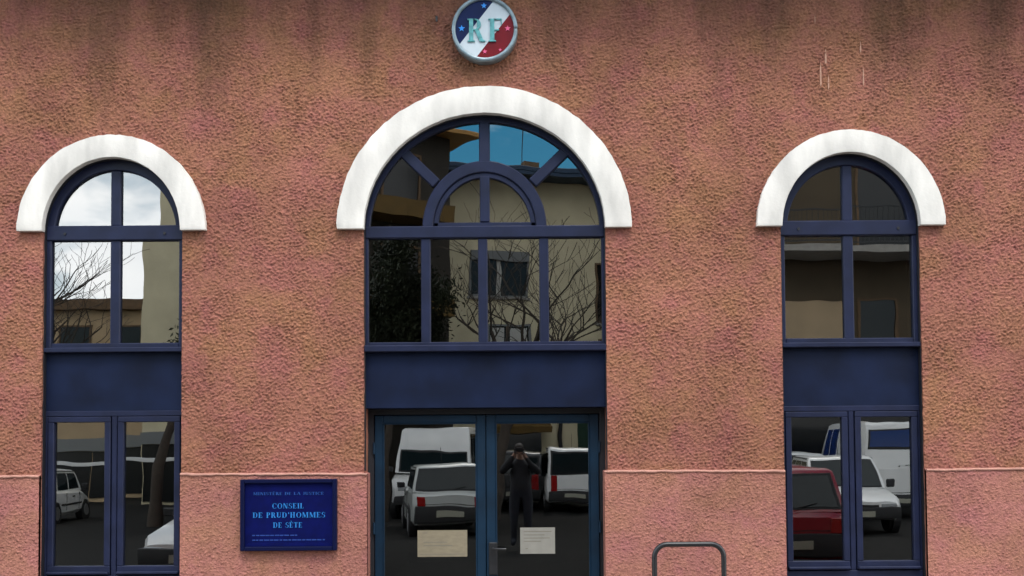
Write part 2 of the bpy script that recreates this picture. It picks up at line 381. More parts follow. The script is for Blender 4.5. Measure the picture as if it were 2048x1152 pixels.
# plinth: projecting skirt with an uneven rounded lip
def plinth(x0, x1, l_in=False, r_in=False):
    mb = MB(); n = max(6, int((x1-x0)/0.06)); vs = []; fs = []
    for i in range(n+1):
        x = x0 + (x1-x0)*i/n
        zt = 1.503 + random.uniform(-0.004, 0.004) + 0.004*math.sin(x*1.7)
        e = 0.0
        if (i == 0 and l_in) or (i == n and r_in): e = 0.012
        pr = [(0.15, 0.0), (-0.034, 0.0), (-0.034+random.uniform(-.002, .002), zt-0.05), (-0.034, zt-0.030-e), (-0.024, zt-0.010-e), (-0.004, zt-e), (0.15, zt-e+0.003)]
        vs += [(x, y, z) for y, z in pr]
    m_ = 7
    for i in range(n):
        for k in range(m_): fs.append((i*m_+k, i*m_+(k+1) % m_, (i+1)*m_+(k+1) % m_, (i+1)*m_+k))
    fs += [tuple(range(m_)), tuple(range(n*m_+m_-1, n*m_-1, -1))]
    mb.add(vs, fs).build('plinth', 'stucco_plinth', bld, smooth=35)
def ledge(x0, x1):            # rounded nose along the plinth top, its lit edge painted as a paler colour
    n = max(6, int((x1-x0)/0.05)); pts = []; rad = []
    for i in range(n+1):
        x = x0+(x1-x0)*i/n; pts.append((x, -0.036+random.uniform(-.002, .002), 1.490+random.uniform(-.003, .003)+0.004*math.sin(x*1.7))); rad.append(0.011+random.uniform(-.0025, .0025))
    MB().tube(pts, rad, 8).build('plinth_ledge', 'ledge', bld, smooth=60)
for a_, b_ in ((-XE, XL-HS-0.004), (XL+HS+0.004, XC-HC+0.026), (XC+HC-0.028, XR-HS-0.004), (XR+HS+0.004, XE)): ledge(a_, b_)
plinth(-XE, XL-HS-0.002); plinth(XL+HS+0.002, XC-HC+0.028, r_in=True); plinth(XC+HC-0.030, XR-HS-0.002, l_in=True); plinth(XR+HS+0.002, XE)
FY0, FY1 = 0.052, 0.135
# white arch surrounds
for cx, ri, ro in ((XL, (HS-0.006, RS-0.004), (0.788, 0.808)), (XC, (HC-0.006, RCz-0.004), (1.235, 1.200)), (XR, (HS-0.006, RS-0.004), (0.788, 0.808))):
    MB().ring(cx, SP, ri, ro, 0, math.pi, -0.055, 0.02, 72, 0.0034).build('arch_surround', 'white_paint', bld, bevel=0.006, smooth=50, segs=2)

# unseen eaves above the picture, height and overhang set to shade the wall top
Bx(-XE, XE, -0.45, 0.5, 5.94, 6.02).build('soffit', 'brown_fascia', bld)
Bx(-XE, XE, -0.475, -0.448, 5.90, 6.10).build('fascia', 'brown_fascia', bld)
MB().tube([(-XE, -0.54, 6.04), (XE, -0.54, 6.04)], 0.062, 12).build('gutter', 'zinc', bld, smooth=40)
MB().add([(-XE, -0.53, 6.12), (XE, -0.53, 6.12), (XE, 7, 8.0), (-XE, 7, 8.0), (-XE, -0.53, 6.04), (XE, -0.53, 6.04), (XE, 7, 6.04), (-XE, 7, 6.04)],
         [(0,1,2,3), (4,7,6,5), (0,4,5,1), (1,5,6,2), (2,6,7,3), (3,7,4,0)]).build('roof', 'roof_tile', bld)
# dark rooms behind the glass (walls, floor and ceiling as one inward shell)
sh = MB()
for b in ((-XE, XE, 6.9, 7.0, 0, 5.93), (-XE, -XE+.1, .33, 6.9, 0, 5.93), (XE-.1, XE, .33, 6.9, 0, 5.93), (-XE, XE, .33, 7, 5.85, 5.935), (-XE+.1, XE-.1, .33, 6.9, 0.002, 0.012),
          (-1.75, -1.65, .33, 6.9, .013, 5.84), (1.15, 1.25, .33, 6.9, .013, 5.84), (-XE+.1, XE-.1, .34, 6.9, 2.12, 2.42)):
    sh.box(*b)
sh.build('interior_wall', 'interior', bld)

for cx, hw, rise, z0 in ((XL, HS, RS, SB), (XC, HC, RCz, 0.0), (XR, HS, RS, SB)):
    MB().ring(cx, SP, (hw-0.008, rise-0.008), (hw+0.003, rise+0.003), 0, math.pi, 0.010, FY0+.01, 48).build('reveal_lining', 'gasket', bld)
    for q in (-1, 1):
        for za, zb in (((z0, 1.515), (1.516, SP)) if hw < 1 else ((1.516, SP),)):
            Bx(*sorted((cx+q*(hw-0.007), cx+q*(hw+0.006))), 0.014, FY0+.01, za, zb).build('reveal_lining', 'gasket', bld)
GY = 0.092                                     # plane of the panes
def pane(parent, poly, y=GY, tx=0.0, tz=0.0):
    cx = sum(p[0] for p in poly)/len(poly); cz = sum(p[1] for p in poly)/len(poly)
    return MB().prism([(x-cx, z-cz) for x, z in poly], -0.004, 0.004).build('pane', 'glass', parent, loc=(cx, y, cz), rot=(tx, 0, tz))
def rect(x0, x1, z0, z1): return [(x0, z0), (x1, z0), (x1, z1), (x0, z1)]
def sector(cx, cz, r0, r1, a0, a1, n=18):       # between two ellipses
    p = [(cx + r1[0]*math.cos(a0+(a1-a0)*i/n), cz + r1[1]*math.sin(a0+(a1-a0)*i/n)) for i in range(n+1)]
    if r0 is None: return p + [(cx, cz)]
    return p + [(cx + r0[0]*math.cos(a1+(a0-a1)*i/n), cz + r0[1]*math.sin(a1+(a0-a1)*i/n)) for i in range(n+1)]

TILT = {}
def side_window(cx, T):
    fr = MB()
    fr.ring(cx, SP, (HS-0.070, RS-0.088), (HS+0.01, RS+0.01), 0, math.pi, FY0, FY1, 40)
    for s in (-1, 1): fr.box(*sorted((cx+s*(HS-0.044), cx+s*(HS+0.008))), FY0, FY1, 2.55, SP)
    win = fr.build('arched_window', 'navy', bld, bevel=0.006)
    MB().box(cx-HS+0.004, cx+HS-0.004, FY0-0.012, FY1+.002, 3.468, 3.594).build('transom', 'navy', win, bevel=0.008)
    for z0, z1, d in ((3.592, SP+RS-0.09, 0.0), (2.575, 3.47, 0.004)):
        Bx(cx-0.042, cx+0.042, FY0+0.004, FY1-0.002, z0, z1).build('mullion', 'navy', win, bevel=0.008)
    Bx(cx-HS+0.044, cx+HS-0.044, FY0+0.002, FY1-.001, 2.552, 2.60).build('bottom_rail', 'navy', win, bevel=0.006)
    # sill with projecting nose
    Bx(cx-HS+0.002, cx+HS-0.002, FY0-0.045, FY1+.004, 2.520, 2.560).build('sill', 'navy', win, bevel=0.006)
    for x in (cx-0.42, cx+0.42):
        MB().tube([(x, FY0-0.02, 3.525), (x, FY0-0.008, 3.525)], 0.012, 10).build('screw_cover', 'gasket', win)
    rr = (HS-0.058, RS-0.076)
    for s, key in ((1, 0), (-1, 1)):
        a0, a1 = (0, math.pi/2) if s > 0 else (math.pi/2, math.pi)
        pane(win, sector(cx, SP, None, rr, a0, a1), tx=T[key][0], tz=T[key][1])
        x0, x1 = sorted((cx + s*0.03, cx + s*(HS-0.036)))
        pane(win, rect(x0, x1, 2.56, 3.50), tx=T[key+2][0], tz=T[key+2][1])
    Bx(cx-HS+0.002, cx+HS-0.002, FY0+0.015, FY1, 2.00, 2.521).build('spandrel_panel', 'navy_panel', bld, bevel=0.003)
    # fixed frame round the two casements
    f2 = MB()
    f2.box(cx-HS+0.002, cx+HS-0.002, FY0+0.01, FY1, 1.985, 2.03)
    f2.box(cx-HS+0.002, cx+HS-0.002, FY0+0.01, FY1, SB, 0.655)
    for s in (-1, 1): f2.box(*sorted((cx+s*(HS-0.024), cx+s*(HS-0.001))), FY0+0.01, FY1, 0.655, 1.985)
    f2.box(cx-0.022, cx+0.022, FY0+0.012, FY1, 0.655, 1.985)
    wf = f2.build('casement_frame', 'navy', bld, bevel=0.004)
    for s, key in ((1, 4), (-1, 5)):
        xa, xb = sorted((cx + s*0.030, cx + s*(HS-0.028)))
        lf = MB()
        lf.box(xa, xb, FY0+0.002, FY1-0.01, 1.935, 1.982); lf.box(xa, xb, FY0+0.002, FY1-0.01, 0.662, 0.735)
        lf.box(xa, xa+0.050, FY0+0.002, FY1-0.01, 0.735, 1.935); lf.box(xb-0.050, xb, FY0+0.002, FY1-0.01, 0.735, 1.935)
        leaf = lf.build('casement', 'navy', bld, bevel=0.005)
        Bx(xa+0.004, xb-0.004, FY0-0.030, FY0+0.004, 0.668, 0.690).build('drip_bar', 'navy', leaf, bevel=0.005)
        pane(leaf, rect(xa+0.04, xb-0.04, 0.722, 1.948), tx=T[key][0], tz=T[key][1])
# tilts: every pane sits a hair out of true in its frame, as old glazing does (radians about X and Z)
TL = [(0, -.0095), (0, 0), (0, 0), (0, 0), (-.002, 0), (-.0046, 0)]     # right arch, left arch, right lower, left lower, right casement, left casement
TR = [(.002, 0), (0, .002), (-.001, 0), (0, 0), (.003, 0), (.003, 0)]
side_window(XL, TL); side_window(XR, TR)

# central window and door
def centre():
    cx = XC
    fr = MB()
    fr.ring(cx, SP, (HC-0.042, RCz-0.052), (HC+0.01, RCz+0.01), 0, math.pi, FY0, FY1, 48)
    for s in (-1, 1): fr.box(*sorted((cx+s*(HC-0.030), cx+s*(HC+0.008))), FY0, FY1, 2.55, SP)
    win = fr.build('arched_window', 'navy', bld, bevel=0.005)
    Bx(cx-HC+0.004, cx+HC-0.004, FY0-0.012, FY1+.002, 3.468, 3.570).build('transom', 'navy', win, bevel=0.008)
    MB().ring(cx-0.002, SP+0.02, (0.435, 0.475), (0.525, 0.575), 0, math.pi, FY0+0.002, FY1-.001, 40).build('ring_bar', 'navy', win, bevel=0.008)
    MB().ring(cx-0.002, SP+0.02, (0.392, 0.432), (0.433, 0.473), 0, math.pi, FY0+0.018, FY1-.002, 40).build('vent_frame', 'navy', win, bevel=0.004)
    Bx(cx-0.432, cx+0.430, FY0+0.018, FY1-.003, 3.568, 3.604).build('vent_rail', 'navy', win, bevel=0.004)
    Bx(cx-0.042, cx+0.042, FY0+0.012, FY1-0.004, 3.605, SP+0.465).build('mullion', 'navy', win, bevel=0.008)
    Bx(cx-0.046, cx+0.046, FY0+0.004, FY1-0.003, SP+0.58, SP+RCz-0.045).build('mullion', 'navy', win, bevel=0.008)
    for s in (-1, 1):
        b = Bx(-0.045, 0.045, FY0+0.004, FY1-0.005, 0.565, 0.955); b.rot(s*R(46), axis='Y')
        b.build('spoke', 'navy', win, bevel=0.008, loc=(cx, 0, SP+0.01))
    for x in (-0.787, -0.306, 0.210):
        Bx(x-0.040, x+0.040, FY0+0.004, FY1-0.002, 2.575, 3.47).build('mullion', 'navy', win, bevel=0.009)
    Bx(cx-HC+0.03, cx+HC-0.03, FY0+0.002, FY1-.001, 2.552, 2.59).build('bottom_rail', 'navy', win, bevel=0.006)
    Bx(cx-HC+0.002, cx+HC-0.002, FY0-0.06, FY1+.004, 2.505, 2.560).build('sill', 'navy', win, bevel=0.007)
    r0, r1 = (0.50, 0.55), (HC-0.03, RCz-0.04)
    for a0, a1, t in ((0, 44, TC[0]), (44, 90, TC[1]), (90, 136, TC[2]), (136, 180, TC[3])):
        pane(win, sector(cx, SP, r0, r1, R(a0), R(a1)), tx=t[0], tz=t[1])
    for a0, a1, t in ((0, 90, TC[4]), (90, 180, TC[5])):
        pane(win, sector(cx, SP+0.02, None, (0.415, 0.455), R(a0), R(a1)), y=GY+0.01, tx=t[0], tz=t[1])
    xs = [cx-HC+0.02, -0.787, -0.306, 0.210, cx+HC-0.02]
    for i in range(4):
        t = TC[6+i]
        pane(win, rect(xs[i]+0.012, xs[i+1]-0.012, 2.56, 3.50), tx=t[0], tz=t[1])
    Bx(cx-HC+0.002, cx+HC-0.002, FY0+0.012, 0.30, 2.035, 2.506).build('spandrel_panel', 'navy_panel', bld, bevel=0.003)
    # door: fixed frame, two glazed leaves set deeper
    DY0, DY1 = 0.215, 0.27
    df = MB()
    for s in (-1, 1): df.box(*sorted((cx+s*(HC-0.052), cx+s*(HC-0.001))), DY0+0.012, DY1+.03, 0.0, 2.034)
    df.box(cx-HC+0.052, cx+HC-0.052, DY0+0.012, DY1+.03, 1.985, 2.034)
    df.build('door_frame', 'gasket', bld)
    for s in (-1, 1):
        xa, xb = (cx-0.955, cx-0.010) if s < 0 else (cx-0.004, cx+0.955)
        lf = MB()
        sL, sR = (0.072, 0.076) if s < 0 else (0.080, 0.078)
        lf.box(xa, xa+sL, DY0, DY1, 0.02, 1.98); lf.box(xb-sR, xb, DY0, DY1, 0.02, 1.98)
        lf.box(xa+sL, xb-sR, DY0, DY1, 1.912, 1.98); lf.box(xa+sL, xb-sR, DY0, DY1, 0.02, 0.20)
        leaf = lf.build('door_leaf', 'teal', bld, bevel=0.005)
        bd = MB()
        bd.box(xa+sL, xa+sL+.010, DY0-.004, DY0+.02, 0.2, 1.912); bd.box(xb-sR-.010, xb-sR, DY0-.004, DY0+.02, 0.2, 1.912)
        bd.box(xa+sL+.010, xb-sR-.010, DY0-.004, DY0+.02, 1.902, 1.912)
        bd.build('glazing_bead', 'teal', leaf, bevel=0.002)
        t = TC[10] if s < 0 else TC[11]
        pane(leaf, rect(xa+sL-.02, xb-sR+.02, 0.185, 1.93), y=DY0+.025, tx=t[0], tz=t[1])
        if s > 0:
            Bx(xa+0.018, xa+0.090, DY0-0.016, DY0-0.001, 0.62, 0.895).build('lock_plate', 'black_metal', leaf, bevel=0.006)
            MB().tube([(xa+0.055, DY0-0.017, 0.845), (xa+0.055, DY0-0.06, 0.845), (xa+0.068, DY0-0.068, 0.845), (xa+0.165, DY0-0.068, 0.842)], 0.010, 8).build('handle', 'black_metal', leaf, smooth=40)
            for z in (0.42, 1.02, 1.70):
                MB().tube([(xb+0.006, DY0-0.004, z-.05), (xb+0.006, DY0-0.004, z+.05)], 0.010, 8).build('hinge', 'teal', leaf)
        else:
            for z in (0.42, 1.02, 1.70):
                MB().tube([(xa-0.006, DY0-0.004, z-.05), (xa-0.006, DY0-0.004, z+.05)], 0.010, 8).build('hinge', 'teal', leaf)
TC = [(0, 0)]*12     # 4 sectors from right to left, vent right, vent left, 4 lower panes left to right, door left, door right
centre()
Bx(XC-HC+.03, XC+HC-.03, -0.02, 0.33, 0.001, 0.018).build('threshold', 'kerb', bld, bevel=0.004)
MB().tube([(-0.68, -0.03, 5.29), (-0.68, -0.028, 5.33), (-0.685, 0.01, 5.335)], [.008, .011, .011], 8).build('wall_hook', 'black_metal', bld)
# paint drips running down the render, upper right
for x, z0, z1, wd in ((2.555, 4.72, 4.90, .008), (2.62, 4.69, 4.79, .007), (2.60, 4.90, 5.02, .009), (2.895, 5.00, 5.08, .007), (2.915, 4.72, 4.86, .006), (2.515, 5.26, 5.31, .006)):
    MB().prism([(x-wd*.9, z0+.03), (x, z0), (x+wd*.9, z0+.03), (x+wd*.8, z1-.02), (x+wd*.1, z1+.03), (x-wd*.8, z1-.03)], -0.006, 0.004).build('paint_drip', 'drip', bld)

# ------------------------------------------------------------------ lettering: high-contrast roman capitals from strokes
def glyph(mb, ch, x, z, h, y0, y1):
    st, hl = 0.19*h, 0.055*h
    def box(a, b, c, d): mb.box(x+a*h, x+b*h, y0, y1, z+c*h, z+d*h)
    def stem(a, c=0, d=1, serif=True):
        box(a, a+.19, c, d)
        if serif:
            if c == 0: box(a-.07, a, 0, .055); box(a+.19, a+.26, 0, .055)
            if d == 1: box(a-.07, a, .945, 1); box(a+.19, a+.26, .945, 1)
    def diag(xa, za, xb, zb, t):
        mb.prism([(x+xa*h, z+za*h), (x+(xa+t)*h, z+za*h), (x+(xb+t)*h, z+zb*h), (x+xb*h, z+zb*h)], y0, y1)
    def arc(cx, cz, rx, rz, a0, a1, tk=.19, tn=.055):
        n = 14; vs = []; fs = []
        for i in range(n+1):
            a = R(a0+(a1-a0)*i/n); c, s = math.cos(a), math.sin(a); t = tn+(tk-tn)*abs(c)**1.5
            for q in (1, 0):
                px = x+(cx+(rx-(t if q == 0 else 0))*c)*h; pz = z+(cz+(rz-(tn if q == 0 else 0)*1.0)*s)*h
                for yy in (y0, y1): vs.append((px, yy, pz))
        for i in range(n):
            a = i*4; b = a+4; fs += [(a, b, b+2, a+2), (a+1, a+3, b+3, b+1), (a, a+1, b+1, b), (a+2, b+2, b+3, a+3)]
        fs += [(0, 2, 3, 1), (n*4, n*4+1, n*4+3, n*4+2)]
        mb.add(vs, fs)
    if ch == ' ': return .42
    if ch == "'": diag(.10, .68, .07, 1, .13); return .32
    if ch in 'EÈÊ':
        stem(.08); box(.27, .62, .945, 1); box(.27, .62, 0, .055); box(.27, .5, .48, .535); box(.585, .62, .055, .24); box(.585, .62, .76, .945); box(.47, .5, .4, .48)
        if ch == 'È': diag(.36, 1.08, .2, 1.26, .12)
        return .74
    if ch == 'I': stem(.08); return .40
    if ch == 'L': stem(.08); box(.27, .62, 0, .055); box(.585, .62, .055, .28); return .72
    if ch == 'T': stem(.28, 0, .945, False); box(.18, .57, 0, .055); box(.02, .73, .945, 1); box(.02, .055, .72, .945); box(.695, .73, .72, .945); return .80
    if ch == 'H': stem(.08); stem(.56); box(.27, .56, .48, .535); return .92
    if ch == 'D': stem(.08); arc(.36, .5, .42, .5, -90, 90); box(.27, .36, .945, 1); box(.27, .36, 0, .055); return .88
    if ch == 'O': arc(.45, .5, .42, .52, 0, 360); return .92
    if ch == 'C': arc(.45, .5, .42, .52, 42, 318); box(.72, .755, .66, .98); return .84
    if ch == 'U': stem(.08, .3, 1, False); box(.0, .08, .945, 1); box(.27, .34, .945, 1); arc(.385, .3, .305, .3, 180, 360, .19); box(.62, .675, .3, .945); box(.55, .76, .945, 1); return .84
    if ch == 'J': stem(.2, .2, 1, False); box(.1, .46, .945, 1); arc(.2, .2, .19, .2, 200, 360, .12); return .5
    if ch == 'P': stem(.08); arc(.34, .735, .30, .265, -90, 90); box(.27, .34, .945, 1); box(.27, .34, .47, .525); return .72
    if ch == 'R': stem(.08); arc(.34, .75, .28, .25, -90, 90); box(.27, .34, .945, 1); box(.27, .34, .5, .555); diag(.56, 0, .33, .52, .2); box(.74, .82, 0, .055); return .84
    if ch == 'N': box(.1, .155, 0, 1); box(.02, .24, 0, .055); diag(.60, 0, .10, 1, .2); box(.72, .775, 0, 1); box(.63, .86, .945, 1); return .92
    if ch == 'M': box(.1, .155, 0, 1); box(.02, .24, 0, .055); diag(.42, .05, .10, 1, .19); diag(.46, .05, .82, 1, .05); stem(.82); return 1.14
    if ch == 'S': arc(.33, .74, .27, .26, 60, 265, .14); arc(.33, .27, .29, .27, -120, 85, .16); box(.55, .585, .7, .96); box(.03, .065, .04, .3); return .68
    if ch == 'A': diag(.02, 0, .36, 1, .06); diag(.62, 0, .34, 1, .2); box(.2, .6, .3, .355); box(-.04, .16, 0, .055); box(.55, .9, 0, .055); return .88
    if ch == 'F': stem(.08); box(.27, .60, .945, 1); box(.27, .48, .48, .535); box(.565, .60, .72, .945); return .66
    return .5
def text_glyphs(txt, cx, z, h, y0, y1, width):
    out_ = []; x = 0.0
    for ch in txt:
        mb = MB(); x += glyph(mb, ch, x, z, h, y0, y1)*h + 0.09*h
        if mb.v: out_.append(mb)
    wdt = x - 0.09*h; k = width/wdt
    for mb in out_: mb.v = [(cx + (p[0]-wdt/2)*k, p[1], p[2]) for p in mb.v]
    return out_

# ------------------------------------------------------------------ sign
sx0, sx1, sz0, sz1 = -2.308, -1.514, 0.864, 1.452
sg = tag(empty('wall_sign', ((sx0+sx1)/2, -0.042, sz0)), 'dark blue framed court name plaque left of the glass doors', 'sign')
ox, oy, oz = sg.location; oy = -0.034      # shapes below are laid out on y = -0.034
def sb(x0, x1, y0, y1, z0, z1): return Bx(x0-ox, x1-ox, y0-oy, y1-oy, z0-oz, z1-oz)
sb(sx0+.02, sx1-.02, -0.062, -0.036, sz0+.02, sz1-.02).build('panel', 'sign_blue', sg)
for b in ((sx0, sx0+.034, sz0, sz1), (sx1-.034, sx1, sz0, sz1), (sx0+.034, sx1-.034, sz1-.034, sz1), (sx0+.034, sx1-.034, sz0, sz0+.034)):
    sb(b[0], b[1], -0.090, -0.0355, b[2], b[3]).build('frame_bar', 'sign_frame', sg, bevel=0.006)
MB().prism([(sx0+.036-ox, 0), (sx1-.036-ox, 0), (sx1-.06-ox, .026), (sx0+.06-ox, .026)], -0.034, -0.0275).build('lower_bevel', 'sign_blue', sg, loc=(0, 0, .036))
U = 0.000686
def sline(txt, zx0, zx1, zy0, zy1, mt):
    cx = sx0 + ((zx0+zx1)/2-150)*U; h = (zy1-zy0)*U; z = sz1 - (zy1-160)*U
    gs = text_glyphs(txt, cx, z, h, -0.066, -0.0615, (zx1-zx0)*U)
    if mt == 'sign_faint':                     # too small to pick apart
        a = MB()
        for g in gs: a.add(g.v, g.f)
        gs = [a]
    for g in gs:
        g.v = [(p[0]-ox, p[1]-oy, p[2]-oz) for p in g.v]
        o = g.build('letter' if mt == 'sign_letter' else 'lettering', mt, sg)
        if mt == 'sign_faint': o['kind'] = 'stuff'
sline('MINISTÈRE DE LA JUSTICE', 300, 1150, 316, 350, 'sign_faint')
sline('CONSEIL', 528, 912, 450, 512, 'sign_letter')
sline("DE PRUD'HOMMES", 295, 1168, 558, 622, 'sign_letter')
sline('DE SÈTE', 540, 893, 678, 742, 'sign_letter')
# two lines of small print, illegible in the photograph: short worn dashes
for zy, zx1 in ((832, 860), (888, 1170)):
    mb = MB(); x = 290
    while x < zx1-30:
        l = random.uniform(18, 60); l = min(l, zx1-x)
        sb_ = sb(sx0+(x-150)*U, sx0+(x+l-150)*U, -0.0645, -0.0615, sz1-(zy+8-160)*U, sz1-(zy-6-160)*U)
        mb.add(sb_.v, sb_.f); x += l + random.uniform(7, 16)
    mb.build('small_print', 'sign_tiny', sg)['kind'] = 'stuff'

# ------------------------------------------------------------------ round emblem
ex, ez, er = -0.274, 5.200, 0.276
em = tag(empty('emblem_plaque', (ex, 0, ez)), 'round blue, white and red plaque with letters RF high on the wall', 'emblem')
MB().ring(0, 0, (er*.885, er*.885), (er, er), 0, 2*math.pi, -0.105, 0.004, 64).build('rim', 'em_rim', em, bevel=0.006, smooth=50)
def chord(d0, d1, r, n=40):                       # disc slice between signed distances along the normal
    nx, nz_ = 0.788, -0.615; ux, uz = 0.615, 0.788
    a0, a1 = math.asin(max(-1, min(1, d0/r))), math.asin(max(-1, min(1, d1/r)))
    up = []; dn = []
    for i in range(n+1):
        a = a0+(a1-a0)*i/n; d = r*math.sin(a); h = r*math.cos(a)
        up.append((nx*d+ux*h, nz_*d+uz*h)); dn.append((nx*d-ux*h, nz_*d-uz*h))
    p = up + dn[::-1]; q = []
    for v in p:
        if not q or (abs(v[0]-q[-1][0])+abs(v[1]-q[-1][1])) > 1e-5: q.append(v)
    return q
fr_ = er*0.888
for nm, mt, d0, d1 in (('blue_field', 'em_blue', -1, -.36), ('white_band', 'em_white', -.36, .365), ('red_field', 'em_red', .365, 1)):
    MB().prism(chord(d0*fr_, d1*fr_, fr_), -0.085, -0.02).build(nm, mt, em)
for x, z, mt, s in ((-.02, .80, 'em_star_b', 1), (-.775, .03, 'em_star_b', 1.1), (.775, .02, 'em_star_r', 1), (0.0, -.765, 'em_star_r', .8), (.52, -.71, 'em_star_r', .55)):
    p = []
    for i in range(10):
        a = math.pi/2 + i*math.pi/5; r = (0.026 if i % 2 == 0 else 0.011)*s; p.append((x*er*.9+r*math.cos(a), z*er*.9+r*math.sin(a)))
    MB().prism(p, -0.090, -0.0845).build('star', mt, em)
for ch, x, wd in (('R', -.145, .155), ('F', .030, .125)):
    mb = MB(); adv = glyph(mb, ch, 0, 0, 0.195, -0.098, -0.0845)
    k = wd/(adv*0.195); mb.v = [(x+p[0]*k, p[1], p[2]-0.108) for p in mb.v]
    mb.build('letter', 'em_letter', em, bevel=0.0015)

# ------------------------------------------------------------------ notices on the door glass, bicycle stand
def notice(name, x0, x1, z0, z1, mt, label, rows):
    o = tag(Bx(x0, x1, 0.2245, 0.2295, z0, z1).build(name, mt), label, 'notice')
    k = 0
    for z, a, b in rows:
        Bx(x0+a*(x1-x0), x0+b*(x1-x0), 0.2235, 0.2247, z0+z*(z1-z0)-.003, z0+z*(z1-z0)+.003).build('printed_line', 'paper_ink', o); k += 1
    return o
notice('paper_notice', -0.880, -0.457, 0.775, 1.000, 'paper_tan', 'tan paper sheet stuck on the left glass door', [(.9, .1, .2), (.55, .12, .6), (.42, .12, .7), (.1, .05, .95)])
notice('paper_notice', -0.006, 0.290, 0.795, 1.017, 'paper_white', 'pale paper sheet stuck on the right glass door', [(.85, .1, .9), (.72, .1, .7), (.6, .1, .85), (.48, .1, .6), (.2, .15, .22)])

def hoop(x0, x1, y, zt, r=0.10, t=0.0205):
    pts = [(x0, y, -0.10)]
    for i in range(9): a = math.pi - i*math.pi/16; pts.append((x0+r+r*math.cos(a), y, zt-r+r*math.sin(a)))
    for i in range(9): a = math.pi/2 - i*math.pi/16; pts.append((x1-r+r*math.cos(a), y, zt-r+r*math.sin(a)))
    pts.append((x1, y, -0.10))
    cx = (x0+x1)/2
    e = tag(empty('bicycle_stand', (cx, y, 0)), 'black tubular steel hoop for bicycles right of the doors', 'bicycle stand')
    MB().tube([(p[0]-cx, 0, p[2]) for p in pts], t, 12).build('hoop', 'black_metal', e, smooth=50)
    for x in (x0, x1): MB().tube([(x-cx, 0, 0.0025), (x-cx, 0, 0.012)], 0.05, 14).build('base_plate', 'black_metal', e)
hoop(1.03, 1.565, -0.62, 0.945)

